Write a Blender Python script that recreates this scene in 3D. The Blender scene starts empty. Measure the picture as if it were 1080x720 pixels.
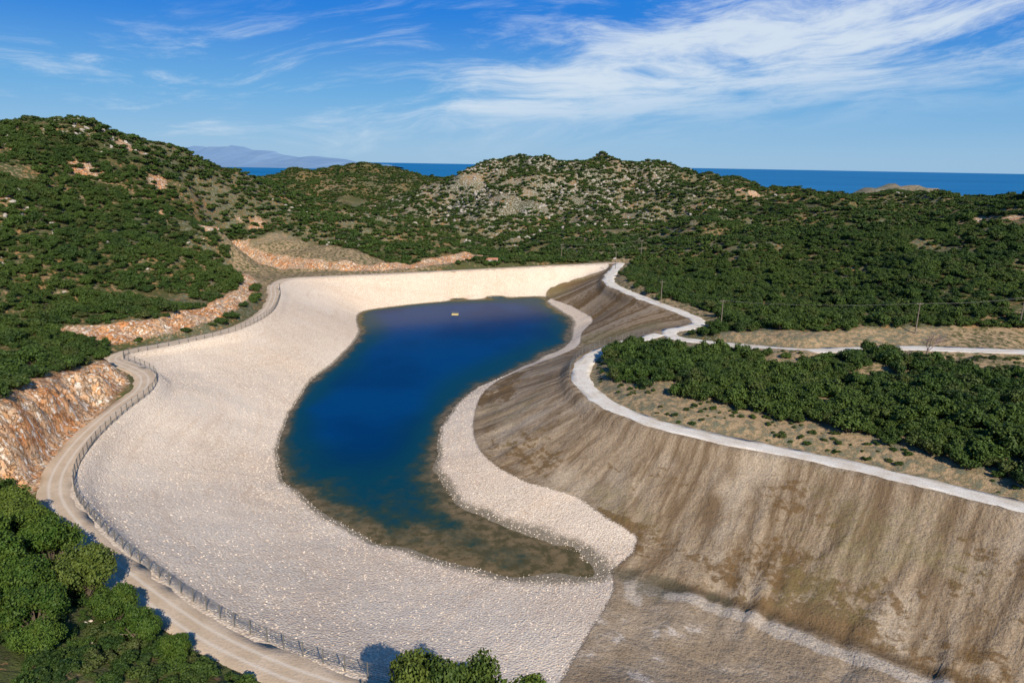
import bpy, math, random, json
import numpy as np
from mathutils import Matrix, Vector
random.seed(3); rng=np.random.default_rng(5)
S=bpy.context.scene
# ---------------- camera
cam=bpy.data.cameras.new("camera"); co=bpy.data.objects.new("camera",cam); S.collection.objects.link(co)
cam.lens=36*730/1080; cam.sensor_width=36; cam.clip_end=200000; cam.clip_start=1
R=Matrix.Rotation(math.radians(90-14.4),3,'X')@Matrix.Rotation(math.radians(1.0),3,'Z')
co.matrix_world=Matrix.Translation((0,0,60))@R.to_4x4()
S.camera=co
Rn=np.array(R)
# image pixels back-projected through camera to assumed level (z) or distance (Y) -> world coordinates
def W(u,v,z=None,Y=None):
    d=Rn@np.array([(u-540)/730,-(v-360)/730,-1.0])
    t=(z-60)/d[2] if Y is None else Y/d[1]
    return [round(float(t*d[0]),1),round(float(t*d[1]),1),round(float(60+t*d[2]),1)]
def L(pts,z=None):
    return [W(p[0],p[1],z if z is not None else p[2]) for p in pts]
D={}
D['R1']=L([(655,277),(600,279.5),(500,284.5),(420,288.5),(350,291.5),(305,294),(289,301),(288,313),(278,330),(245,347),(190,360),(130,372),(118,380),(135,387),(152,397),(148,412),(118,435),(85,465),(62,498),(58,525),(75,552),(110,590),(160,630),(215,668),(280,700),(340,722),(420,744)],0)+[[0,65,0]]
D['R2']=L([(655,277,0),(645,288,0),(643,298,0),(660,307,0),(690,319,0),(725,332,0),(738,340,0),(725,346,0),(707,349,0),(712,356,0),(745,361,.5),(800,366,2),(860,370,3.5),(950,367,5),(1080,371,7),(1200,372,8)])
D['R3']=L([(707,349,0),(680,357,0),(650,364,0),(628,373,0),(616,384,0),(613,398,0),(622,412,0),(645,428,0),(690,446,0),(760,463,0),(850,481,0),(950,503,.5),(1080,535,1),(1250,580,2)])
D['water']=L([(380,330),(420,323),(470,318),(520,315),(572,313),(580,322),(600,335),(603,345),(600,362),(570,377),(535,395),(500,410),(478,430),(465,450),(460,480),(462,510),(480,530),(520,550),(570,570),(610,585),(635,603),(625,612),(560,607),(500,597),(450,587),(400,570),(350,545),(310,515),(295,490),(297,460),(310,430),(330,400),(350,385),(370,365),(380,350)],-15)
D['band']=L([(640,277,0),(640,284,-2),(577,307,-12.5),(605,324,-12.5),(625,337,-12.5),(614,350,-12.5),(608,366,-12.5),(560,386,-12.5),(528,399,-12.5),(508,416,-12.5),(500,440,-12.5),(500,460,-12.5),(515,485,-12.5),(560,510,-12.5),(610,525,-12.5),(640,545,-12.5),(672,565,-13),(668,582,-13.8),(645,600,-14.6),(648,622,-14),(625,660,-12.5),(590,720,-9),(560,770,-5)])
D['toe']=L([(700,612,-14.3),(760,627,-14),(860,660,-13.5),(960,695,-13),(1060,730,-12.5),(1140,765,-12)])
D['floor']=L([(700,660,-13.3),(800,700,-12.8),(650,700,-12),(780,740,-12),(950,760,-11)])
D['bed']=L([(500,572,-16.0),(430,530,-16.9),(560,588,-15.7),(400,490,-20.5),(370,450,-24),(420,400,-26),(450,350,-26),(530,345,-25),(400,450,-25),(520,325,-22),(350,480,-22),(330,450,-21),(400,340,-20),(480,325,-21),(470,400,-22),(440,450,-21)])
D['cutA_b']=L([(0,520),(42,518),(70,482),(95,452),(120,422),(136,405),(130,391)],0)
D['cutA_t']=L([(112,378,4.5),(70,388,8),(35,400,11),(0,420,13),(-40,435,14)])
D['cutB_b']=L([(105,371),(170,359),(200,353),(242,340),(266,319),(272,299),(262,288)],0)
D['cutB_t']=L([(240,281,2.5),(255,297,3),(245,308,4.2),(215,320,5),(170,337,5),(110,346,4),(30,352,4)])
D['cutC_b']=L([(240,268,1),(300,276,1),(360,282,0),(400,285,0),(450,281,-1),(500,280,-4),(545,279,-8)])
D['cutC_t']=L([(545,268,-4),(500,266,0),(450,270,2),(400,275,3),(350,271,5),(300,263,6),(235,257,6)])
D['veg']=L([(640,372,3),(650,352,3),(740,368,3),(850,382,3),(920,374,4),(1000,384,5),(1080,398,6),(1250,410,7),(1250,540,5),(1080,505,4),(960,468,4),(880,448,4),(800,437,3),(720,420,2.5),(645,400,2)])
D['ridge']=L([(680,375,2.5),(760,398,3.2),(850,410,4),(950,418,5),(1080,442,6),(1200,460,6)])
D['bankR']=L([(760,351,3.2),(850,351,6),(950,344,9),(1080,342,11),(1250,340,12)])
D['bare']=L([(225,268,2),(300,262,2),(420,275,2),(545,268,-3),(548,284,-6),(400,292,0),(300,300,0),(285,315,0),(262,292,2)])
D['grass']=L([(38,524),(60,492),(84,462),(110,432),(134,408)],0)
H=[(0,131,420),(60,130,450),(110,135,470),(160,148,500),(200,158,520),(250,176,540),(300,194,560),(350,211,580),(400,226,600),(450,244,600),(490,258,600),(515,268,580),
(-200,128,400),(-200,250,260),(0,200,300),(0,300,230),(0,345,195),(100,180,400),(100,250,320),(200,270,330),(230,240,400),(200,200,450),(60,320,250),(170,310,280),(300,225,500),(300,250,450),(400,250,500),(450,262,500),(0,390,160),(-60,420,140),(60,370,180),(-200,400,150),
(425,216,900),(450,202,900),(490,179,900),(520,166,900),(545,161,900),(600,164,920),(640,170,950),(700,179,950),(760,191,900),(800,197,850),(850,204,800),(880,209,700),
(900,213,600),(950,219,550),(1000,220,500),(1040,213,450),(1080,208,430),(1250,196,420),
(600,250,600),(540,262,560),(560,225,720),(500,225,740),(620,215,760),(650,262,480),(700,230,650),(760,215,720),(800,250,450),(800,220,600),(900,300,300),(900,250,400),(1000,330,245),(1000,270,330),(1000,240,420),(1080,260,330),(1080,300,260),(1250,280,260),(705,290,395),(760,312,320),(740,290,380),(690,270,440),(830,320,285),
(310,181,1600),(350,175,1600),(400,174,1600),(440,182,1600),(475,193,1600),(895,206,1500),(912,197,1500),(932,196,1500),(960,200,1500),(1000,208,1500)]
D['hill']=[W(a,b,Y=c) for a,b,c in H]
HW=[(-95,95,8),(-75,75,9),(-50,62,8),(-25,54,6),(-8,52,6),(20,45,5),(0,0,22),(-60,0,28),(60,0,18),(-130,60,28),(150,40,15),(-125,105,16),(20,62,0),(60,55,0),(110,60,0),(60,35,6),
(-160,110,22),(-300,-300,40),(300,-300,30),(0,-200,30),(400,100,20),(-400,100,60),
(-700,600,90),(-500,800,20),(-300,900,-10),(-200,700,0),(-100,800,-10),(0,1250,-30),(-150,1250,-30),(-400,1200,-20),(-700,1500,-30),(-1200,1000,40),(200,1300,-20),(500,1250,-20),(700,900,0),(900,700,10),(1000,1200,-40),(600,1800,-90),(1500,1500,-100),(1400,500,20),(-550,2000,-110),(0,2000,-110),(-1500,2000,-120),(150,1650,-60),(-900,1650,-20),(350,1500,-60),(1300,2000,-130)]
HW+= [(X,Y,-160) for X in (-9000,-5000,-3000,-1500,0,1500,3000,5000,9000) for Y in (3200,6000)]+[(-9000,0,-160),(9000,0,-160),(4000,800,-140),(-4000,800,-140),(-5000,-2000,-160),(5000,-2000,-160),(0,-3000,-100)]
D['hillw']=[list(map(float,p)) for p in HW]
D['mount']=[W(a,b,Y=16000) for a,b in ((120,163),(190,157),(228,155),(252,154),(268,157),(285,158),(300,163),(330,166),(355,167),(382,171),(415,176))]
D['poles']=L([(965,352,7.5),(697,318,1),(649,282,1),(592,276,0),(676,272,2),(1075,345,10),(760,345,2.5)])
D['misc']=L([(975,386,3),(518,284,0),(480,332,-15),(645,300,-1)])
D['patch']=[W(a,b,Y=c)[:2]+[r] for a,b,c,r in ((148,187,455,8),(165,212,430,6),(245,232,440,11),(95,205,400,7),(268,222,480,8),(225,250,400,6),(170,245,390,5),(1050,222,400,9),(1000,232,420,6),(790,206,760,11),(880,220,600,7),(350,230,530,6),(705,215,760,7))]

# ---------------- polyline tools
def crom(P,step,closed=False):
    P=np.array(P,float); n=len(P); out=[]
    rngi=range(n if closed else n-1)
    for i in rngi:
        if closed: a,b,c,d=P[i-1],P[i],P[(i+1)%n],P[(i+2)%n]
        else: a,b,c,d=P[max(i-1,0)],P[i],P[i+1],P[min(i+2,n-1)]
        k=max(1,int(np.linalg.norm(c-b)/step))
        m1=(c-a)*.5; m2=(d-b)*.5; l=np.linalg.norm(c-b)
        for m in (m1,m2):
            q=np.linalg.norm(m)
            if q>l: m*=l/q
        for j in range(k):
            t=j/k; t2=t*t; t3=t2*t
            out.append((2*t3-3*t2+1)*b+(t3-2*t2+t)*m1+(-2*t3+3*t2)*c+(t3-t2)*m2)
    if not closed: out.append(P[-1])
    return np.array(out)
def pdist(X,Y,P,closed=False):
    P=np.array(P,float)
    if closed: P=np.vstack([P,P[:1]])
    best=np.full(X.shape,1e18); s=np.zeros(X.shape); z=np.zeros(X.shape); acc=0
    for a,b in zip(P[:-1],P[1:]):
        dx,dy=b[0]-a[0],b[1]-a[1]; l2=dx*dx+dy*dy+1e-9
        t=np.clip(((X-a[0])*dx+(Y-a[1])*dy)/l2,0,1)
        d=(X-a[0]-t*dx)**2+(Y-a[1]-t*dy)**2
        m=d<best; best=np.where(m,d,best); s=np.where(m,acc+t*math.sqrt(l2),s); z=np.where(m,a[2]+t*(b[2]-a[2]),z)
        acc+=math.sqrt(l2)
    return np.sqrt(best),s,z
def inside(X,Y,P):
    r=np.zeros(X.shape,bool); n=len(P)
    for i in range(n):
        x1,y1=P[i][0],P[i][1]; x2,y2=P[(i+1)%n][0],P[(i+1)%n][1]
        if y1==y2: continue
        c=((y1>Y)!=(y2>Y))&(X<(x2-x1)*(Y-y1)/(y2-y1)+x1)
        r^=c
    return r
def sdist(X,Y,P):
    d=pdist(X,Y,P,True)[0]
    return np.where(inside(X,Y,P),d,-d)
def vn(x,y,seed=0):
    xi=np.floor(x).astype(np.int64); yi=np.floor(y).astype(np.int64); fx=x-xi; fy=y-yi
    fx=fx*fx*(3-2*fx); fy=fy*fy*(3-2*fy)
    def h(a,b):
        v=(a*374761393+b*668265263+seed*144269504)&0x7fffffff
        v=((v^(v>>13))*1274126177)&0x7fffffff
        return ((v^(v>>16))&0xffff)/65535.
    return (h(xi,yi)*(1-fx)+h(xi+1,yi)*fx)*(1-fy)+(h(xi,yi+1)*(1-fx)+h(xi+1,yi+1)*fx)*fy
def fbm(x,y,o=4,seed=0):
    r=0;a=.5
    for i in range(o): r=r+a*(vn(x*2**i,y*2**i,seed+i)-.5); a*=.5
    return r*2
def sst(a,b,x):
    t=np.clip((x-a)/(b-a),0,1); return t*t*(3-2*t)
R1=crom(D['R1'],3); R2=crom(D['R2'],3); R3=crom(D['R3'],3)
Wt=crom(D['water'],4,True); Bd=crom(D['band'],5)
# ---------------- height control points
ctl=[]
def add(P,step):
    P=np.array(P,float)
    if step: P=crom(P,step)
    ctl.extend(P.tolist())
add(D['R1'],8);add(D['R2'],8);add(D['R3'],8);ctl.extend(crom(D['water'],6,True).tolist());add(D['band'],8);add(D['toe'],8)
for k in ('floor','bed','hill','hillw'): add(D[k],0)
for k in ('cutA_t','cutB_t','cutC_t','bankR','ridge'): add(D[k],6)
add(D['cutA_b'],6);add(D['cutC_b'],6)
C=np.array(ctl)
keep=[]
for i,p in enumerate(C):
    if all((p[0]-C[j][0])**2+(p[1]-C[j][1])**2>6 for j in keep): keep.append(i)
C=C[keep]; n=len(C)
A=np.zeros((n+1,n+1)); A[:n,:n]=-np.sqrt((C[:,None,0]-C[None,:,0])**2+(C[:,None,1]-C[None,:,1])**2); A[:n,n]=1;A[n,:n]=1
w=np.linalg.solve(A,np.append(C[:,2],0))
def rbf(X,Y):
    out=np.empty(X.size); x=X.ravel();y=Y.ravel()
    for i in range(0,x.size,20000):
        d=np.sqrt((x[i:i+20000,None]-C[None,:,0])**2+(y[i:i+20000,None]-C[None,:,1])**2)
        out[i:i+20000]=w[n]-d@w[:n]
    return out.reshape(X.shape)
def axis(lo,a,b,hi,st,g):
    c=list(np.arange(a,b,st)); s=st
    v=c[-1]
    while v<hi: s=min(s*(1+g),400); v+=s; c.append(v)
    s=st; v=c[0]; l=[]
    while v>lo: s=min(s*(1+g),400); v-=s; l.append(v)
    return np.array(l[::-1]+c)
ax=axis(-9000,-135,150,9000,1.0,.022); ay=axis(-3000,58,300,6000,1.0,.012)
GX,GY=np.meshgrid(ax,ay)
Z=rbf(GX,GY)
dr1,s1,z1=pdist(GX,GY,R1); dr2,s2,z2=pdist(GX,GY,R2); dr3,s3,z3=pdist(GX,GY,R3)
h=[i for i in range(len(R2)) if np.linalg.norm(R2[i][:2]-np.array(D['R3'][0][:2]))<2][0]
basin=np.vstack([R1,[[20,62,0],[60,55,0],[110,58,0]],R3[::-1],R2[:h][::-1]])
ab=sdist(GX,GY,basin)
cutA=D['cutA_b']+D['cutA_t']; cutB=D['cutB_b']+D['cutB_t']; cutC=D['cutC_b']+D['cutC_t']
acA=sdist(GX,GY,cutA)
ac=np.maximum(np.maximum(acA,sdist(GX,GY,cutB)),sdist(GX,GY,cutC))
out=sst(3,30,-ab)
far=sst(250,900,np.hypot(GX,GY))
ridg=(.5-np.abs(fbm(GX/70,GY/70,3,13)))*2
Z=Z+out*(fbm(GX/45,GY/45,4,1)*(4+11*far)+fbm(GX/11,GY/11,3,9)*1.5+(ridg-.7)*(5+8*far)*sst(20,120,-ab))
rid=1-np.abs(fbm(GX/7+3,GY/7,4,40))*2
Z=Z+sst(-1,3,ac)*(fbm(GX/5,GY/5,3,20)*2.8)+sst(0,4,acA)*(rid-.6)*4.4
lin=np.vstack([R1,[[5,64,0]],Bd[::-1]])
al=sdist(GX,GY,lin)
sl=np.where(ab>0,sst(3,12,ab),0)
Z=Z+sl*fbm(GX/9,GY/9,3,33)*.35
rill=1-np.abs(fbm(s3/4.5+fbm(s3/15,dr3/15,2,8)*1.5,dr3/40,3,71))*2.2
Z=Z-sl*sst(0,3,-al)*sst(5,18,dr3)*(dr3<60)*rill*.6
dto=pdist(GX,GY,crom(D['toe'],5))[0]
Z=Z-np.exp(-(dto/1.6)**2)*.7
for d,z,wd in ((dr1,z1,2.6),(dr2,z2,2.6),(dr3,z3,2.8)):
    k=1-sst(wd+.6,wd+4,d); Z=Z*(1-k)+z*k
for px,py,pr_ in D['patch']:
    dd=np.hypot((GX-px),(GY-py)*.8)+fbm(GX/7,GY/7,4,int(abs(px)))*pr_*1.6
    ac=np.maximum(ac,np.where(ab<0,(pr_-dd)*.35,-9))
flo=np.vstack([D['band'][-5:],[[30,62,0],[80,64,-8]],D['toe'][::-1]])
afl=sdist(GX,GY,flo)
# ---------------- mesh helpers
def link(o,parent=None):
    S.collection.objects.link(o)
    if parent: o.parent=parent
    return o
def mesh(name,v,f,mat=None,smooth=False,parent=None,dolink=True):
    m=bpy.data.meshes.new(name); m.from_pydata([tuple(map(float,p)) for p in v],[],[tuple(map(int,q)) for q in f]); m.update()
    if mat: m.materials.append(mat)
    if smooth: m.polygons.foreach_set('use_smooth',[True]*len(m.polygons))
    o=bpy.data.objects.new(name,m)
    if dolink: link(o,parent)
    return o
def fastgrid(name,X,Y,Zz,mat,keepf=None):
    ny,nx=X.shape; idx=np.arange(nx*ny).reshape(ny,nx)
    q=np.stack([idx[:-1,:-1],idx[:-1,1:],idx[1:,1:],idx[1:,:-1]],-1).reshape(-1,4)
    if keepf is not None: q=q[keepf.ravel()]
    v=np.stack([X,Y,Zz],-1).reshape(-1,3)
    m=bpy.data.meshes.new(name); m.vertices.add(len(v)); m.vertices.foreach_set('co',v.ravel().astype('f'))
    m.loops.add(len(q)*4); m.loops.foreach_set('vertex_index',q.ravel().astype('i'))
    m.polygons.add(len(q)); m.polygons.foreach_set('loop_start',(np.arange(len(q))*4).astype('i'))
    m.update(calc_edges=True); m.validate()
    m.polygons.foreach_set('use_smooth',[True]*len(m.polygons))
    m.materials.append(mat); o=bpy.data.objects.new(name,m); link(o); return o
def fattr(o,name,a):
    at=o.data.attributes.new(name,'FLOAT','POINT'); at.data.foreach_set('value',np.ascontiguousarray(a,dtype='f').ravel())
def gat(G,x,y):
    x=np.atleast_1d(np.array(x,float)); y=np.atleast_1d(np.array(y,float))
    i=np.clip(np.searchsorted(ax,x)-1,0,len(ax)-2); j=np.clip(np.searchsorted(ay,y)-1,0,len(ay)-2)
    fx=(x-ax[i])/(ax[i+1]-ax[i]); fy=(y-ay[j])/(ay[j+1]-ay[j])
    return (G[j,i]*(1-fx)+G[j,i+1]*fx)*(1-fy)+(G[j+1,i]*(1-fx)+G[j+1,i+1]*fx)*fy
def zat(x,y): return gat(Z,x,y)
# ---------------- node helpers
class M:
    def __init__(s,name=None,tree=None):
        if tree is None:
            s.mat=bpy.data.materials.new(name); s.mat.use_nodes=True; tree=s.mat.node_tree
        s.t=tree; s.t.nodes.clear()
    def n(s,t,ins=None,**p):
        nd=s.t.nodes.new(t)
        for k,v in p.items(): setattr(nd,k,v)
        for k,v in (ins or {}).items():
            if isinstance(v,bpy.types.NodeSocket): s.t.links.new(v,nd.inputs[k])
            else: nd.inputs[k].default_value=v
        return nd
    def mix(s,f,a,b,mode='MIX'):
        c=lambda q:(q[0],q[1],q[2],1) if isinstance(q,tuple) else q
        return s.n('ShaderNodeMix',{0:f,6:c(a),7:c(b)},data_type='RGBA',blend_type=mode).outputs[2]
    def m(s,op,a,b=0.): return s.n('ShaderNodeMath',{0:a,1:b},operation=op).outputs[0]
    def mr(s,v,a,b,c=0.,d=1.): return s.n('ShaderNodeMapRange',{0:v,1:a,2:b,3:c,4:d},interpolation_type='SMOOTHSTEP').outputs[0]
    def noise(s,vec,sc,det=4.,ro=.55): return s.n('ShaderNodeTexNoise',{'Vector':vec,'Scale':sc,'Detail':det,'Roughness':ro}).outputs[0]
    def at(s,nm): return s.n('ShaderNodeAttribute',attribute_name=nm).outputs['Fac']
    def pos(s): return s.n('ShaderNodeNewGeometry').outputs['Position']
    def scl(s,v,x): return s.n('ShaderNodeVectorMath',{0:v,1:x},operation='MULTIPLY').outputs[0]
    def out(s,col,rough=.9,bump=None,bs=.3,bd=1.,spec=.15,**k):
        b=s.n('ShaderNodeBsdfPrincipled',{'Base Color':col if not isinstance(col,tuple) else (*col,1),'Roughness':rough,'Specular IOR Level':spec})
        for kk,vv in k.items(): b.inputs[kk].default_value=vv
        if bump is not None:
            bn=s.n('ShaderNodeBump',{'Height':bump,'Strength':bs,'Distance':bd}); s.t.links.new(bn.outputs[0],b.inputs['Normal'])
        o=s.n('ShaderNodeOutputMaterial',{0:b.outputs[0]}); return s.mat
# ---------------- terrain material
g=M("terrain"); P=g.pos()
n1=g.noise(P,.02,4.); n2=g.noise(P,.12,5.,.6); n3=g.noise(P,.6,4.,.65); n4=g.noise(P,2.5,3.,.6)
soil=g.mix(g.mr(n2,.38,.62),(.44,.21,.085),(.36,.26,.15))
soil=g.mix(g.mr(g.m('ADD',n3,g.m('MULTIPLY',g.m('SUBTRACT',n1,.5),-.5)),.36,.50,0.,.92),soil,(.050,.070,.020))
soil=g.mix(g.m('MULTIPLY',g.at('rock'),g.mr(n3,.50,.56)),soil,(.48,.43,.35))
soil=g.mix(g.mr(n4,.3,.7,0.,.5),soil,(.08,.078,.035))
soil=g.mix(g.m('MULTIPLY',g.at('grass'),g.mr(n3,.4,.6)),soil,(.13,.15,.035))
soil=g.mix(g.m('MULTIPLY',g.at('tan'),g.mr(n3,.62,.4)),soil,(.40,.28,.16))
# engineered slope
cv=g.n('ShaderNodeCombineXYZ',{0:g.at('ss'),1:g.at('sd')}).outputs[0]
st=g.noise(g.scl(cv,(.33,.04,0)),1.,6.,.72); st2=g.noise(g.scl(cv,(.06,.035,0)),1.,4.,.6); st3=g.noise(g.scl(cv,(.035,.06,0)),1.,5.,.7)
br=g.mix(g.mr(st,.38,.62),(.19,.125,.068),(.44,.33,.215))
br=g.mix(g.mr(st2,.50,.66,0.,.7),br,(.58,.465,.335))
stain=g.m('ADD',g.m('ADD',st3,g.m('MULTIPLY',g.m('SUBTRACT',n3,.5),.4)),g.mr(g.at('sd'),8.,36.,-.05,.06))
br=g.mix(g.mr(stain,.53,.61,0.,.85),br,(.16,.09,.03))
br=g.mix(g.mr(g.m('ADD',n1,g.m('MULTIPLY',g.m('SUBTRACT',n3,.5),.25)),.54,.64,0.,.4),br,(.22,.20,.075))
fl=g.mix(g.mr(n2,.35,.65),(.38,.28,.18),(.50,.39,.275)); fl=g.mix(g.mr(n2,.57,.63,0.,.8),fl,(.76,.65,.54)); fl=g.mix(g.mr(n1,.5,.6,0.,.5),fl,(.29,.20,.12)); fl=g.mix(g.mr(n3,.5,.62,0.,.5),fl,(.27,.20,.125))
br=g.mix(g.mr(g.m('ADD',g.at('floor'),g.m('MULTIPLY',g.m('SUBTRACT',n3,.5),3.)),-.4,.4),br,fl)
br=g.mix(g.m('MULTIPLY',g.mr(g.m('ABSOLUTE',g.m('SUBTRACT',g.m('ADD',g.at('floor'),g.m('MULTIPLY',g.m('SUBTRACT',n2,.5),5.)),3.5)),1.2,2.,1.,0.),g.mr(g.at('toe'),9.,11.,.8,0.)),br,(.60,.51,.41))
br=g.mix(g.m('MULTIPLY',g.mr(g.m('ADD',g.at('toe'),g.m('MULTIPLY',g.m('SUBTRACT',n3,.5),2.5)),.3,1.8,1.,0.),.85),br,(.12,.075,.035))
br=g.mix(g.mr(n4,.35,.7,0.,.5),br,(.18,.12,.07))
mk=g.mr(g.m('ADD',g.at('basin'),g.m('MULTIPLY',g.m('SUBTRACT',n3,.5),4.)),-.5,.5)
col=g.mix(mk,soil,br)
# cuts
cn1=g.noise(g.scl(P,(.5,.5,.22)),1.,5.,.6); cn2=g.noise(g.scl(P,(.9,.9,.5)),1.,4.,.6)
crk=g.mr(g.m('ABSOLUTE',g.m('SUBTRACT',cn1,.5)),0.,.03,1.,0.); crk2=g.mr(g.m('ABSOLUTE',g.m('SUBTRACT',cn2,.52)),0.,.025,1.,0.)
rk=g.mix(g.mr(n2,.35,.6),(.72,.27,.085),(.74,.52,.33))
rk=g.mix(g.mr(n3,.4,.65),rk,(.72,.37,.16)); rk=g.mix(g.mr(cn2,.52,.62,0.,.9),rk,(.84,.74,.60)); rk=g.mix(g.mr(n4,.5,.75,0.,.4),rk,(.30,.16,.07))
rk=g.mix(g.m('MULTIPLY',g.m('MAXIMUM',crk,g.m('MULTIPLY',crk2,.6)),.8),rk,(.14,.07,.03))
mc=g.mr(g.m('ADD',g.at('cut'),g.m('MULTIPLY',g.m('SUBTRACT',n3,.5),6.)),-.6,.6)
col=g.mix(mc,col,rk)
# riprap lining
v2=g.n('ShaderNodeTexVoronoi',{'Vector':P,'Scale':2.6,'Randomness':1.},feature='F1')
stn=g.n('ShaderNodeSeparateColor',{0:v2.outputs['Color']}).outputs[0]
ln=g.mix(stn,(.68,.53,.39),(.88,.745,.59)); ln=g.mix(g.mr(v2.outputs['Distance'],.42,.75,0.,.5),ln,(.36,.25,.16))
ln=g.mix(g.mr(n2,.3,.7,0.,.4),ln,(.68,.51,.37)); ln=g.mix(g.mr(n1,.4,.65,0.,.35),ln,(.88,.76,.62)); ln=g.mix(g.mr(n4,.5,.8,0.,.4),ln,(.50,.37,.25))
lv=g.n('ShaderNodeCombineXYZ',{0:g.m('ADD',g.at('lin'),g.m('MULTIPLY',n2,3.)),1:g.m('MULTIPLY',g.at('s1'),.03)}).outputs[0]
lc=g.noise(g.scl(lv,(.32,1.,1.)),1.,4.,.7)
ln=g.mix(g.mr(lc,.52,.68,0.,.45),ln,(.60,.44,.31))
ml=g.mr(g.m('ADD',g.at('lin'),g.m('MULTIPLY',g.m('SUBTRACT',n4,.5),2.2)),-.25,.25)
col=g.mix(ml,col,ln)
sz=g.n('ShaderNodeSeparateXYZ',{0:P}).outputs[2]
wet=g.m('MULTIPLY',g.mr(g.m('ADD',sz,g.m('MULTIPLY',n3,.5)),-14.6,-14.2,1.,0.),g.mr(g.at('basin'),0.,1.))
col=g.mix(g.m('MULTIPLY',wet,.75),col,(.10,.085,.05))
hgt=g.m('ADD',g.m('MULTIPLY',n3,.7),g.m('MULTIPLY',n4,.3)); hl=g.m('ADD',g.m('MULTIPLY',v2.outputs['Distance'],-.2),g.m('MULTIPLY',n4,.12))
hm=g.n('ShaderNodeMix',{0:ml,2:hgt,3:hl},data_type='FLOAT').outputs[0]
hm=g.m('ADD',hm,g.m('MULTIPLY',mc,g.m('MULTIPLY',g.m('MAXIMUM',crk,crk2),-.8)))
hm=g.m('ADD',hm,g.m('MULTIPLY',mk,g.m('MULTIPLY',st,.4)))
tm=g.out(col,.95,hm,.7,1.)
ter=fastgrid("terrain",GX,GY,Z,tm)
dR2a=pdist(GX,GY,R2[:h])[0]
rock=np.exp(-(((GX-0)/220)**2+((GY-850)/230)**2))*1.2+.3*(vn(GX/60,GY/60,77)>.6)+((GY>1350)&(GX>450))*1.
gr=np.clip(np.exp(-(pdist(GX,GY,D['grass'])[0]/1.3)**2)*1.5,0,1)+.5*((GX<-20)&(GY<100)&(ab<-3)&(GY>20))
islp=np.vstack([R2[h:],R3[::-1]]); bkp=np.array(D['R2'][10:]+D['bankR'][::-1]); barep=np.array(D['bare'])
tan=np.clip(np.maximum(np.maximum(sst(-1,2,sdist(GX,GY,islp)),sst(-1,1.5,sdist(GX,GY,bkp))),np.maximum(sst(-3,3,sdist(GX,GY,barep)),sst(11,7,dR2a))),0,1)
fattr(ter,'basin',ab);fattr(ter,'cut',ac);fattr(ter,'lin',al);fattr(ter,'ss',s3);fattr(ter,'sd',dr3);fattr(ter,'s1',s1);fattr(ter,'rock',np.clip(rock,0,1));fattr(ter,'floor',afl);fattr(ter,'toe',dto);fattr(ter,'grass',gr);fattr(ter,'tan',tan)
# ---------------- water
wx=np.arange(-110,70,2.); wy=np.arange(100,420,2.); WX,WY=np.meshgrid(wx,wy)
wz=zat(WX.ravel(),WY.ravel()).reshape(WX.shape)
bi=inside(WX,WY,Wt); dd=pdist(WX,WY,Wt,True)[0]
okv=bi|(dd<7); kf=okv[:-1,:-1]&okv[1:,1:]&okv[1:,:-1]&okv[:-1,1:]
g=M("reservoir_water"); P=g.pos(); dp=g.at('depth'); nn=g.noise(P,.09,6.,.65); nf=g.noise(P,.45,5.,.7)
dq=g.m('ADD',g.m('ADD',dp,g.m('MULTIPLY',g.m('SUBTRACT',nn,.5),4.)),g.m('MULTIPLY',g.m('SUBTRACT',nf,.5),1.6))
shal=g.mix(g.mr(nf,.4,.6),(.085,.068,.026),(.19,.135,.065))
c=g.mix(g.mr(dq,.2,1.2),shal,(.028,.050,.028)); c=g.mix(g.mr(dq,.7,2.1),c,(.003,.045,.068)); c=g.mix(g.mr(dp,2.5,7.),c,(.0,.042,.14))
c=g.mix(g.m('MULTIPLY',g.mr(g.noise(P,.022,3.),.42,.62,0.,.55),g.mr(dp,1.5,4.)),c,(.0,.022,.085))
rp=g.n('ShaderNodeTexNoise',{'Vector':g.scl(P,(1.,.6,1.)),'Scale':.9,'Detail':3.}).outputs[0]
bn=g.n('ShaderNodeBump',{'Height':rp,'Strength':.2,'Distance':.3}).outputs[0]
df=g.n('ShaderNodeBsdfDiffuse',{0:c}); gl=g.n('ShaderNodeBsdfGlossy',{'Roughness':.16,'Normal':bn})
fr=g.n('ShaderNodeFresnel',{'IOR':1.33,'Normal':bn}).outputs[0]
mx=g.n('ShaderNodeMixShader',{0:g.m('MINIMUM',g.m('MULTIPLY',fr,.6),.09),1:df.outputs[0],2:gl.outputs[0]}); g.n('ShaderNodeOutputMaterial',{0:mx.outputs[0]})
wo=fastgrid("reservoir_water",WX,WY,np.full(WX.shape,-15.),g.mat,kf); fattr(wo,'depth',-15-wz)
# sea
g=M("sea"); P=g.pos()
c=g.mix(g.mr(g.noise(g.scl(P,(.0002,.0012,0)),1.,5.),.35,.65),(.006,.14,.33),(.015,.18,.40))
smt=g.out(c,.6,g.noise(P,.01,4.),.2,4.,spec=.1)
N=64; v=[(0,0,-100)]+[(90000*math.cos(i*2*math.pi/N),90000*math.sin(i*2*math.pi/N),-100) for i in range(N)]
mesh("sea",v,[(0,i+1,(i+1)%N+1) for i in range(N)],smt)
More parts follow.
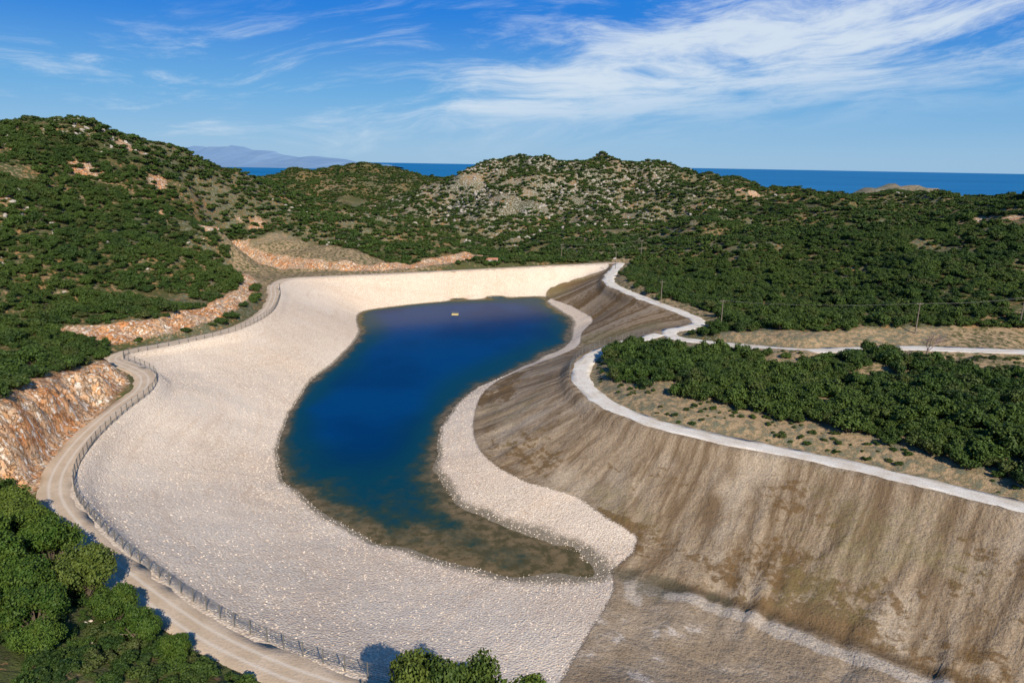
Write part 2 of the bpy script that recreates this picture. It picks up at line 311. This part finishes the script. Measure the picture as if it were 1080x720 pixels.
# distant mountains
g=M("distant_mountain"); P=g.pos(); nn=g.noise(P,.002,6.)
mm=g.out(g.mix(nn,(.13,.25,.42),(.24,.35,.48)),1.)  # blue atmospheric haze painted into the base colour
pr=crom(D['mount'],150); vs=[];fs=[]
for i,p in enumerate(pr):
    top=p[2]+fbm(np.array([i*.35]),np.array([3.]),4,5)[0]*60
    for k,(dy,f) in enumerate(((-2500,0),(-1500,.35),(-700,.7),(0,1),(900,.6),(2500,0))):
        vs.append((p[0]+fbm(np.array([i*.5]),np.array([k*3.]),3,8)[0]*300,p[1]+dy,-140+(top+140)*f*(1+.12*fbm(np.array([i*.6]),np.array([k*5.]),3,2)[0])))
for i in range(len(pr)-1):
    for k in range(5): a=i*6+k; fs.append((a,a+1,a+7,a+6))
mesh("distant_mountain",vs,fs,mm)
# ---------------- roads
def roadmat(nm,ca,cb):
    g=M(nm); P=g.pos()
    a=g.noise(P,.25,4.); b=g.noise(P,3.,3.)
    cc=g.mix(g.mr(a,.35,.65),ca,cb); cc=g.mix(g.mr(b,.45,.7,0.,.4),cc,(.36,.30,.23))
    tr=g.mr(g.m('ABSOLUTE',g.m('SUBTRACT',g.m('ABSOLUTE',g.at('across')),.9)),0.,.45,1.,0.)
    cc=g.mix(g.m('MULTIPLY',tr,.5),cc,(.78,.70,.60))
    return g.out(cc,.95,b,.4,.2)
rmA=roadmat("gravel_tan",(.64,.49,.35),(.55,.41,.28)); rmB=roadmat("gravel_white",(.80,.74,.65),(.66,.57,.46))
def road(name,pl,wd,rm):
    n=len(pl); T=np.gradient(pl[:,:2],axis=0); T/=np.linalg.norm(T,axis=1)[:,None]+1e-9; Nn=np.stack([-T[:,1],T[:,0]],1)
    V=[];F=[];ac=[]
    offs=[-1.12,-1,-.5,0,.5,1,1.12]
    for i in range(n):
        for o in offs:
            j=1+(fbm(np.array([i*.6]),np.array([o*9.]),3,4)[0]*.4 if abs(o)>=1 else 0)
            x,y=pl[i,:2]+Nn[i]*o*wd/2*j
            V.append((x,y,pl[i,2]+(.09 if abs(o)<1.1 else -.12)+(.03 if o==0 else 0))); ac.append(o*wd/2)
    k=len(offs)
    for i in range(n-1):
        for q in range(k-1): a=i*k+q; F.append((a,a+1,a+k+1,a+k))
    ob=mesh(name,V,F,rm,True); fattr(ob,'across',np.array(ac)); return ob
road("gravel_road",crom(D['R1'],2),5.0,rmA);road("gravel_road",crom(D['R2'],2)[2:],5.6,rmB);road("gravel_road",crom(D['R3'],2)[4:],5.0,rmB)
# ---------------- foliage
def leafmat(name,a,b,c,d):
    g=M(name); oi=g.n('ShaderNodeObjectInfo').outputs['Random']; r2=g.m('FRACT',g.m('MULTIPLY',oi,17.3)); r3=g.m('FRACT',g.m('MULTIPLY',oi,53.7))
    col=g.mix(oi,a,b); col=g.mix(g.mr(r2,.68,1.,0.,.7),col,c); col=g.mix(g.mr(r3,.6,1.,0.,.8),col,(.020,.046,.013))
    nz=g.noise(g.pos(),.9,2.); col=g.mix(g.mr(nz,.4,.7,0.,.45),col,d)
    nz2=g.noise(g.pos(),.02,3.); col=g.mix(g.mr(nz2,.42,.6,0.,.45),col,d)
    bs=g.n('ShaderNodeBsdfPrincipled',{'Base Color':col,'Roughness':.6,'Specular IOR Level':.2})
    g.n('ShaderNodeOutputMaterial',{0:bs.outputs[0]}); return g.mat
lm=leafmat("foliage",(.030,.062,.012),(.060,.105,.018),(.095,.092,.032),(.085,.120,.020))
ln2=leafmat("foliage_near",(.045,.095,.012),(.075,.13,.018),(.10,.12,.025),(.125,.16,.022))
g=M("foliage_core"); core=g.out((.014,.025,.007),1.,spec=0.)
g=M("bark"); bark=g.out(g.mix(g.noise(g.pos(),4.),(.10,.07,.045),(.2,.16,.11)),.95)
def ico(sub):
    import bmesh
    bm=bmesh.new(); bmesh.ops.create_icosphere(bm,subdivisions=sub,radius=1)
    v=np.array([x.co[:] for x in bm.verts]); f=[[q.index for q in p.verts] for p in bm.faces]; bm.free(); return v,f
IV,IF=ico(1)
def tube(V,F,a,b,ra,rb,k=6):
    a=np.array(a,float);b=np.array(b,float); d=b-a; d/=np.linalg.norm(d)
    u=np.cross(d,[.3,.9,.2]); u/=np.linalg.norm(u); w_=np.cross(d,u); s=len(V)
    for c,r in ((a,ra),(b,rb)):
        for i in range(k):
            t=i*2*math.pi/k; V.append(c+r*(math.cos(t)*u+math.sin(t)*w_))
    for i in range(k): F.append((s+i,s+(i+1)%k,s+k+(i+1)%k,s+k+i))
def plant(name,nl,nleaf,ls,mat,seed,tall=1.,trunk=.25,flat=.8):
    r=np.random.default_rng(seed); V=[];F=[];mi=[]
    lobes=[]
    for i in range(nl):
        a=r.uniform(0,2*math.pi); q=math.sqrt(r.uniform(0,1))*.78; z=trunk+ .3*tall+ r.uniform(-.2,.62)*tall*(1-q*.6)
        lobes.append((np.array([q*math.cos(a),q*math.sin(a),z]),r.uniform(.22,.44)))
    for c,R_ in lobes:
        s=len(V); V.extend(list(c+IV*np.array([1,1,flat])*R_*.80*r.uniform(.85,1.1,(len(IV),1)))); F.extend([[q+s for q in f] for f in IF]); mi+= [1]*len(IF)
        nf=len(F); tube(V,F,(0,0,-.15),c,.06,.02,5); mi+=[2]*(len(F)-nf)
    wts=np.array([R_**2 for _,R_ in lobes]); wts/=wts.sum()
    for k in r.choice(nl,nleaf,p=wts):
        c,R_=lobes[k]; d=r.normal(size=3); d[2]=d[2]*.9+.25; d/=np.linalg.norm(d)
        p=c+d*R_*np.array([1,1,flat])*r.uniform(.82,1.22)
        nrm=d+r.normal(size=3)*.5; nrm/=np.linalg.norm(nrm)
        u=np.cross(nrm,r.normal(size=3)); u/=np.linalg.norm(u); v_=np.cross(nrm,u); e=ls*r.uniform(.6,1.3)
        s=len(V); V+= [p-u*e-v_*e*.4,p+v_*e*.8-u*e*.2,p+u*e*1.1+v_*e*.1,p-v_*e*.7+u*e*.2]; F.append((s,s+1,s+2,s+3)); mi.append(0)
    o=mesh(name,V,F,None,False,None,False)
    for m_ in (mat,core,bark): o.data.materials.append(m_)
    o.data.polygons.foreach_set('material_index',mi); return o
def coll(name,objs):
    c=bpy.data.collections.new(name)
    for o in objs: c.objects.link(o)
    return c
cf=coll("shrub_far_kinds",[plant("shrub",r_,240,.15,lm,10+i) for i,r_ in enumerate((6,8,9,11,7,10))])
cn=coll("shrub_mid_kinds",[plant("shrub",r_,1100,.08,lm,30+i) for i,r_ in enumerate((9,12,14,11,16))])
def scatter(name,pts,sc,c,nk,flat=None):
    m=bpy.data.meshes.new(name); m.vertices.add(len(pts)); m.vertices.foreach_set('co',np.array(pts,dtype='f').ravel())
    o=bpy.data.objects.new(name,m); link(o)
    n_=len(pts)
    a=m.attributes.new('scl','FLOAT_VECTOR','POINT'); a.data.foreach_set('vector',np.array(sc,dtype='f').ravel())
    a=m.attributes.new('rot','FLOAT_VECTOR','POINT'); rr=np.zeros((n_,3)); rr[:,2]=rng.uniform(0,6.28,n_); 
    if flat: rr[:,:2]=rng.uniform(-flat,flat,(n_,2))
    a.data.foreach_set('vector',rr.astype('f').ravel())
    a=m.attributes.new('kind','INT','POINT'); a.data.foreach_set('value',rng.integers(0,nk,n_).astype('i'))
    t=bpy.data.node_groups.new(name,'GeometryNodeTree')
    t.interface.new_socket('Geometry',in_out='INPUT',socket_type='NodeSocketGeometry'); t.interface.new_socket('Geometry',in_out='OUTPUT',socket_type='NodeSocketGeometry')
    gi=t.nodes.new('NodeGroupInput');go=t.nodes.new('NodeGroupOutput')
    ip=t.nodes.new('GeometryNodeInstanceOnPoints'); ci=t.nodes.new('GeometryNodeCollectionInfo')
    ci.inputs[0].default_value=c; ci.inputs['Separate Children'].default_value=True; ci.inputs['Reset Children'].default_value=True
    t.links.new(gi.outputs[0],ip.inputs['Points']); t.links.new(ci.outputs[0],ip.inputs['Instance']); ip.inputs['Pick Instance'].default_value=True
    for nm,ty,sk in (('scl','FLOAT_VECTOR','Scale'),('rot','FLOAT_VECTOR','Rotation'),('kind','INT','Instance Index')):
        na=t.nodes.new('GeometryNodeInputNamedAttribute'); na.data_type=ty; na.inputs['Name'].default_value=nm; t.links.new(na.outputs[0],ip.inputs[sk])
    t.links.new(ip.outputs[0],go.inputs[0])
    md=o.modifiers.new('scatter','NODES'); md.node_group=t; return o
def jit(x0,x1,y0,y1,s):
    X,Y=np.meshgrid(np.arange(x0,x1,s),np.arange(y0,y1,s)); X=X+rng.uniform(-.48,.48,X.shape)*s; Y=Y+rng.uniform(-.48,.48,Y.shape)*s
    return X.ravel(),Y.ravel()
isl=islp; bk=D['R2'][10:]+D['bankR'][::-1]
def fil(X,Y,roadbuf=5.):
    k=inside(X,Y,basin)
    for r_ in (R1[::2],R2[::2],R3[::2]): k|=pdist(X,Y,r_)[0]<roadbuf
    for c in (cutA,cutB,cutC,D['bare'],isl,bk): k|=inside(X,Y,c)
    k|=(gat(ac,X,Y)>.3)&(rng.random(len(X))<.85)
    k|=(pdist(X,Y,R2[:h])[0]<9)&(rng.random(len(X))<.8)
    return ~k
def vis(X,Y,m=.88): return (Y>20)&(np.abs(X)<Y*m+30)
X,Y=jit(-330,360,20,430,3.2); k=vis(X,Y); X,Y=X[k],Y[k]
k=fil(X,Y); X,Y=X[k],Y[k]
dens=fbm(X/30,Y/30,4,50)+.45*fbm(X/8,Y/8,2,60); k=(dens>-.40)&(Y>100); X,Y=X[k],Y[k]
s=rng.uniform(1.,2.6,len(X))+1.1*(rng.random(len(X))>.75)
pm=np.stack([X,Y,zat(X,Y)-.25],1); scm=np.stack([s,s,s*rng.uniform(.6,1.05,len(X))],1)
# foreground scrub
X,Y=jit(-140,-12,42,112,1.8); k=fil(X,Y,4.2)&(fbm(X/7,Y/7,3,52)>-.18); X,Y=X[k],Y[k]
s=rng.uniform(.5,1.6,len(X)); pm=np.vstack([pm,np.stack([X,Y,zat(X,Y)-.15],1)]); scm=np.vstack([scm,np.stack([s,s,s*.75],1)])
# island veg
X,Y=jit(0,260,60,300,2.7); k=inside(X,Y,D['veg']); k&=(pdist(X,Y,R2)[0]>5)&(pdist(X,Y,R3)[0]>6)&(fbm(X/10,Y/10,3,54)>-.36); X,Y=X[k],Y[k]
s=rng.uniform(1.2,2.9,len(X))+.9*(rng.random(len(X))>.85); pm=np.vstack([pm,np.stack([X,Y,zat(X,Y)-.2],1)]); scm=np.vstack([scm,np.stack([s,s,s*rng.uniform(.75,1.15,len(X))],1)])
# sparse low scrub between roads
X,Y=jit(0,260,60,300,2.4); k=inside(X,Y,isl)&~inside(X,Y,D['veg']); k&=(pdist(X,Y,R2)[0]>4)&(pdist(X,Y,R3)[0]>4.)&(fbm(X/8,Y/8,3,56)>-.02); X,Y=X[k],Y[k]
s=rng.uniform(.25,1.,len(X)); pm=np.vstack([pm,np.stack([X,Y,zat(X,Y)-.1],1)]); scm=np.vstack([scm,np.stack([s,s,s*.7],1)])
scatter("shrubland",pm,scm,cn,5)
# far zone
X,Y=jit(-900,1000,430,1150,4.8); k=vis(X,Y,.82)&fil(X,Y); X,Y=X[k],Y[k]
X2,Y2=jit(-620,-60,1300,1750,7.); X=np.append(X,X2);Y=np.append(Y,Y2)
zz=zat(X,Y); k=zz>-40; X,Y,zz=X[k],Y[k],zz[k]
rk_=np.exp(-(((X-0)/220)**2+((Y-850)/230)**2)); dens=fbm(X/50,Y/50,4,51)*.6+.7*fbm(X/14,Y/14,2,61)
k=(dens>-.46+rk_*.27); X,Y,zz=X[k],Y[k],zz[k]
s=rng.uniform(1.4,3.7,len(X))*np.where(Y>1200,1.35,1.); scatter("distant_shrubland",np.stack([X,Y,zz-.3],1),np.stack([s,s,s*.72],1),cf,6)
# near trees
nt=[plant("oak_tree_crown",26,9000,.04,ln2,70+i,1.15,.45,.85).data for i in range(3)]
for i,(x,y,r_,hz) in enumerate([(-79,99,4,1),(-72,94,3.8,1),(-66.6,89.6,3.8,1.15),(-57.2,82.2,3.8,1.15),(-74,85,4,1.1),(-67,80,4,1),(-61,76,3.6,1),(-81,91,4.2,1.1),(-88,98,4.4,1.1),(-90,90,4,1),(-84,83,3.8,1),(-9.5,59,3.7,1.4),(-4.5,58.5,4.,1.48),(1.2,58.3,3.7,1.35),(-77,77,3.4,1),(-96,104,3.8,1),(-70,73,3.,1),(-85,76,3.5,1),(-50,76.8,2.6,1.1),(-56,71,3.2,1),(-62,69,3.,1),(-52,66,2.4,1),(-44.5,72.3,2.3,1.1),(-38.5,69,1.9,1.1)]):
    o=bpy.data.objects.new("oak_tree",nt[i%3]); link(o); o.location=(x,y,float(zat(x,y)[0])-.2); o.scale=(r_,r_,r_*hz*1.05); o.rotation_euler[2]=i*1.7
# stones
g=M("limestone"); st_m=g.out(g.mix(g.n('ShaderNodeObjectInfo').outputs['Random'],(.56,.44,.33),(.84,.71,.57)),.95)
g=M("grey_limestone"); st_g=g.out(g.mix(g.noise(g.pos(),.7),(.30,.26,.21),(.54,.48,.40)),.95)
def stone(seed,mt=None,fl=.6):
    r=np.random.default_rng(seed); return mesh("stone",IV*r.uniform(.7,1.2,(len(IV),1))*np.array([1,.8,fl]),IF,mt or st_m,False,None,False)
cs=coll("stone_kinds",[stone(i) for i in range(5)]); cg=coll("outcrop_kinds",[stone(20+i,st_g,.75) for i in range(5)])
X=rng.uniform(-110,60,90000);Y=rng.uniform(62,240,90000); k=inside(X,Y,lin)&(pdist(X,Y,R1[::2])[0]>3)&~inside(X,Y,Wt[::2]); X,Y=X[k],Y[k]
k=(pdist(X,Y,Wt,True)[0]<9)&(rng.random(len(X))<.5)|(rng.random(len(X))<.3); X,Y=X[k],Y[k]
s=rng.uniform(.1,.26,len(X)); scatter("riprap_stones",np.stack([X,Y,zat(X,Y)-.04],1),np.stack([s,s,s],1),cs,5,1.)
X=rng.uniform(-70,-30,130);Y=rng.uniform(50,85,130); k=fil(X,Y,3.5)&(fbm(X/7,Y/7,2,99)>.0); X,Y=X[k],Y[k]
s=rng.uniform(.2,.8,len(X)); scatter("limestone_boulders",np.stack([X,Y,zat(X,Y)],1),np.stack([s,s,s],1),cs,5,.5)
# rock outcrops on the hills
X=rng.uniform(-260,260,6500);Y=rng.uniform(600,960,6500); k=(fbm(X/40,Y/40,3,91)+.5*fbm(X/12,Y/12,2,92)>.02)&(rng.random(6500)<np.exp(-(((X-0)/200)**2+((Y-850)/220)**2))); 
X2=rng.uniform(-420,-100,4000);Y2=rng.uniform(250,560,4000); k2=fil(X2,Y2)&(fbm(X2/35,Y2/35,3,93)+.4*fbm(X2/9,Y2/9,2,94)>.36)
X3=rng.uniform(60,420,3000);Y3=rng.uniform(260,760,3000); k3=fil(X3,Y3)&(fbm(X3/35,Y3/35,3,95)+.4*fbm(X3/9,Y3/9,2,96)>.38)
X=np.concatenate([X[k],X2[k2],X3[k3]]);Y=np.concatenate([Y[k],Y2[k2],Y3[k3]])
s=rng.uniform(.6,2.,len(X))*np.where(Y>600,1.25,.8); scatter("rock_outcrops",np.stack([X,Y,zat(X,Y)+.1*s],1),np.stack([s*1.3,s,s],1),cg,5,.6)
# ---------------- fence
g=M("galvanised_steel"); steel=g.out((.16,.15,.13),.6,spec=.4)
def box(V,F,c,sx,sy,sz):
    s=len(V)
    for z in (-1,1):
        for x,y in ((-1,-1),(1,-1),(1,1),(-1,1)): V.append((c[0]+x*sx/2,c[1]+y*sy/2,c[2]+z*sz/2))
    for f in ((0,3,2,1),(4,5,6,7),(0,1,5,4),(1,2,6,5),(2,3,7,6),(3,0,4,7)): F.append([s+i for i in f])
def fence(name,pl,off):
    n=len(pl); T=np.gradient(pl[:,:2],axis=0); T/=np.linalg.norm(T,axis=1)[:,None]+1e-9; Nn=np.stack([-T[:,1],T[:,0]],1)
    q=pl[:,:2]+Nn*off; V=[];F=[]; last=None; tops=[]
    for p in q:
        if last is not None and np.linalg.norm(p-last)<2.6: continue
        last=p; z=float(zat(p[0],p[1])[0]); tops.append((p[0],p[1],z)); box(V,F,(p[0],p[1],z+.9),.13,.13,2.5)
    for a,b in zip(tops[:-1],tops[1:]):
        if np.hypot(a[0]-b[0],a[1]-b[1])>8: continue
        for hh in (.1,.4,.7,1.,1.3,1.6,1.9,2.1): tube(V,F,(a[0],a[1],a[2]+hh),(b[0],b[1],b[2]+hh),.025,.025,3)
    return mesh(name,V,F,steel)
r1=crom(D['R1'],1.)
j0=[i for i in range(len(r1)) if r1[i][1]<330 and r1[i][0]<-90][0]
fence("wire_fence",r1[j0:],3.1)
r3=crom(D['R3'],1.); fence("wire_fence",r3[10:75],-3.4)
# ---------------- utility poles, wires
g=M("weathered_wood"); wood=g.out(g.mix(g.noise(g.pos(),3.),(.16,.12,.09),(.3,.25,.2)),.9)
tops=[]
for i,p in enumerate(D['poles']):
    x,y=p[0],p[1]; z=float(zat(x,y)[0]); hh=10.5; V=[];F=[]
    e=bpy.data.objects.new("utility_pole",None); link(e); e.location=(x,y,z)
    tube(V,F,(0,0,-.5),(0,0,hh),.2,.12,8); mesh("pole_shaft",V,F,wood,False,e)
    V=[];F=[]; box(V,F,(0,0,hh-.6),2.2,.14,.16)
    for k_ in (-1,0,1): box(V,F,(k_*.95,0,hh-.40),.12,.12,.24)
    mesh("crossarm",V,F,wood,False,e); tops.append((x,y,z+hh-.3))
V=[];F=[]
for a,b in ((3,4),(4,2),(2,1),(1,6),(6,0),(0,5)):
    for o_ in (-.95,.95):
        p0=np.array(tops[a])+[o_,0,0]; p1=np.array(tops[b])+[o_,0,0]; L_=np.linalg.norm(p1-p0); q=None
        for k_ in range(13):
            t=k_/12; c=p0*(1-t)+p1*t-np.array([0,0,4*t*(1-t)*L_*.02])
            if q is not None: tube(V,F,q,c,.02,.02,3)
            q=c
mesh("power_line",V,F,steel)
# ---------------- bare tree
V=[];F=[]; rr=random.Random(4)
def branch(p,d,l,r,k):
    q=p+d*l; tube(V,F,p,q,r,r*.65,5)
    if k==0: return
    for _ in range(3 if k>1 else 4):
        nd=d+Vector((rr.uniform(-.8,.8),rr.uniform(-.8,.8),rr.uniform(-.25,.5))); nd.normalize(); branch(q,nd,l*rr.uniform(.62,.85),r*.62,k-1)
branch(Vector((0,0,-.3)),Vector((0,0,1)),2.9,.28,5)
g=M("bare_bark"); bb=g.out((.27,.20,.17),.9)
x,y,_=D['misc'][0]; o=mesh("bare_tree",V,F,bb); o.location=(x,y,float(zat(x,y)[0]))
# ---------------- pump house near the dam
x,y,_=D['misc'][1]; y+=9; z=float(zat(x,y)[0]); e=bpy.data.objects.new("pump_house",None); link(e); e.location=(x,y,max(z,-.5)); e.rotation_euler[2]=.1; e.scale=(.75,.75,.6)
g=M("white_render"); wh=g.out((.72,.69,.63),.8); g=M("roof_tiles"); rf=g.out(g.mix(g.noise(g.pos(),2.),(.46,.17,.10),(.56,.27,.17)),.8); g=M("dark_opening"); dk=g.out((.03,.035,.04),.4); g=M("yellow_float"); yf=g.out((.72,.55,.22),.6)
V=[];F=[];box(V,F,(0,0,1.2),9,5,3.6);mesh("walls",V,F,wh,False,e)
V=[(-4.9,-2.9,2.95),(4.9,-2.9,2.95),(4.9,2.9,2.95),(-4.9,2.9,2.95),(-4.9,0,4.5),(4.9,0,4.5)];F=[(0,1,5,4),(2,3,4,5),(0,4,3),(1,2,5),(0,3,2,1)];mesh("roof",V,F,rf,False,e)
V=[];F=[];box(V,F,(0,-2.52,.6),1.1,.06,2.1);box(V,F,(-2.8,-2.52,1.4),1.2,.06,1.);box(V,F,(2.8,-2.52,1.4),1.2,.06,1.);mesh("door_and_windows",V,F,dk,False,e)
# ---------------- pontoon raft
x,y,_=D['misc'][2]; e=bpy.data.objects.new("pontoon_raft",None); link(e); e.location=(x,y,-15)
V=[];F=[];box(V,F,(0,0,.55),3.2,2.2,.15);box(V,F,(0,.7,.2),3.4,.6,.6);box(V,F,(0,-.7,.2),3.4,.6,.6);mesh("deck_and_floats",V,F,yf,False,e)
V=[];F=[]
for a in (-1.5,1.5):
    for b in (-1.,1.): box(V,F,(a,b,1.1),.08,.08,1.)
box(V,F,(0,1.,1.63),3.1,.06,.06);box(V,F,(0,-1.,1.63),3.1,.06,.06);mesh("railing",V,F,steel,False,e)
# ---------------- world + sun
el=math.radians(35); ax_,ay_=.38,-.925; sdv=Vector((ax_*math.cos(el),ay_*math.cos(el),math.sin(el)))
sun=bpy.data.lights.new("sun",'SUN'); sun.energy=5.; sun.angle=math.radians(.5); sun.color=(1,.93,.82)
so=bpy.data.objects.new("sun",sun); link(so); so.rotation_euler=sdv.to_track_quat('Z','Y').to_euler()
wd=bpy.data.worlds.new("World"); S.world=wd; wd.use_nodes=True; g=M(tree=wd.node_tree)
sk=g.n('ShaderNodeTexSky',sky_type='NISHITA',sun_disc=False,sun_elevation=el,sun_rotation=math.atan2(ax_,ay_),altitude=300,air_density=1.,dust_density=.2,ozone_density=3.)
tc=g.n('ShaderNodeTexCoord').outputs['Generated']
z0=g.n('ShaderNodeSeparateXYZ',{0:tc}).outputs[2]
gr=g.mix(g.mr(z0,0.,.10),(3.4,6.0,8.8),(1.5,4.7,8.8)); gr=g.mix(g.mr(z0,.07,.2),gr,(.0,2.3,8.4)); gr=g.mix(g.mr(z0,.25,.8),gr,(.2,1.1,3.2))
base=g.mix(.9,sk.outputs[0],gr)
mp=g.n('ShaderNodeMapping',{'Vector':tc,'Rotation':(0,math.radians(6),0)}).outputs[0]
wz_=g.n('ShaderNodeSeparateXYZ',{0:mp}).outputs[2]; wx_=g.n('ShaderNodeSeparateXYZ',{0:tc}).outputs[0]
wp=g.n('ShaderNodeTexNoise',{'Vector':g.scl(mp,(2.,2.,6.)),'Scale':1.,'Detail':3.})
wv=g.n('ShaderNodeVectorMath',{0:g.scl(mp,(3.2,3.2,20.)),1:g.scl(wp.outputs['Color'],(1.6,1.6,3.))},operation='ADD').outputs[0]
a=g.noise(wv,1.,10.,.66); b=g.noise(g.scl(mp,(1.3,1.3,7.)),1.,3.,.5)
bias=g.mr(wx_,-.5,.35,-.07,.05)
cl=g.mr(g.m('ADD',g.m('ADD',g.m('MULTIPLY',a,.8),g.m('MULTIPLY',b,.3)),bias),.50,.72)
band=g.m('MULTIPLY',g.mr(wz_,-.01,.10),g.mr(wz_,.15,.25,1.,0.))
fac=g.m('MULTIPLY',g.m('MULTIPLY',cl,.9),band)
cc=g.mix(fac,base,(8.2,9.3,10.4))
bg=g.n('ShaderNodeBackground',{0:cc,1:.085}); g.n('ShaderNodeOutputWorld',{0:bg.outputs[0]})
S.view_settings.view_transform='Standard'; S.view_settings.look='None'; S.view_settings.exposure=0
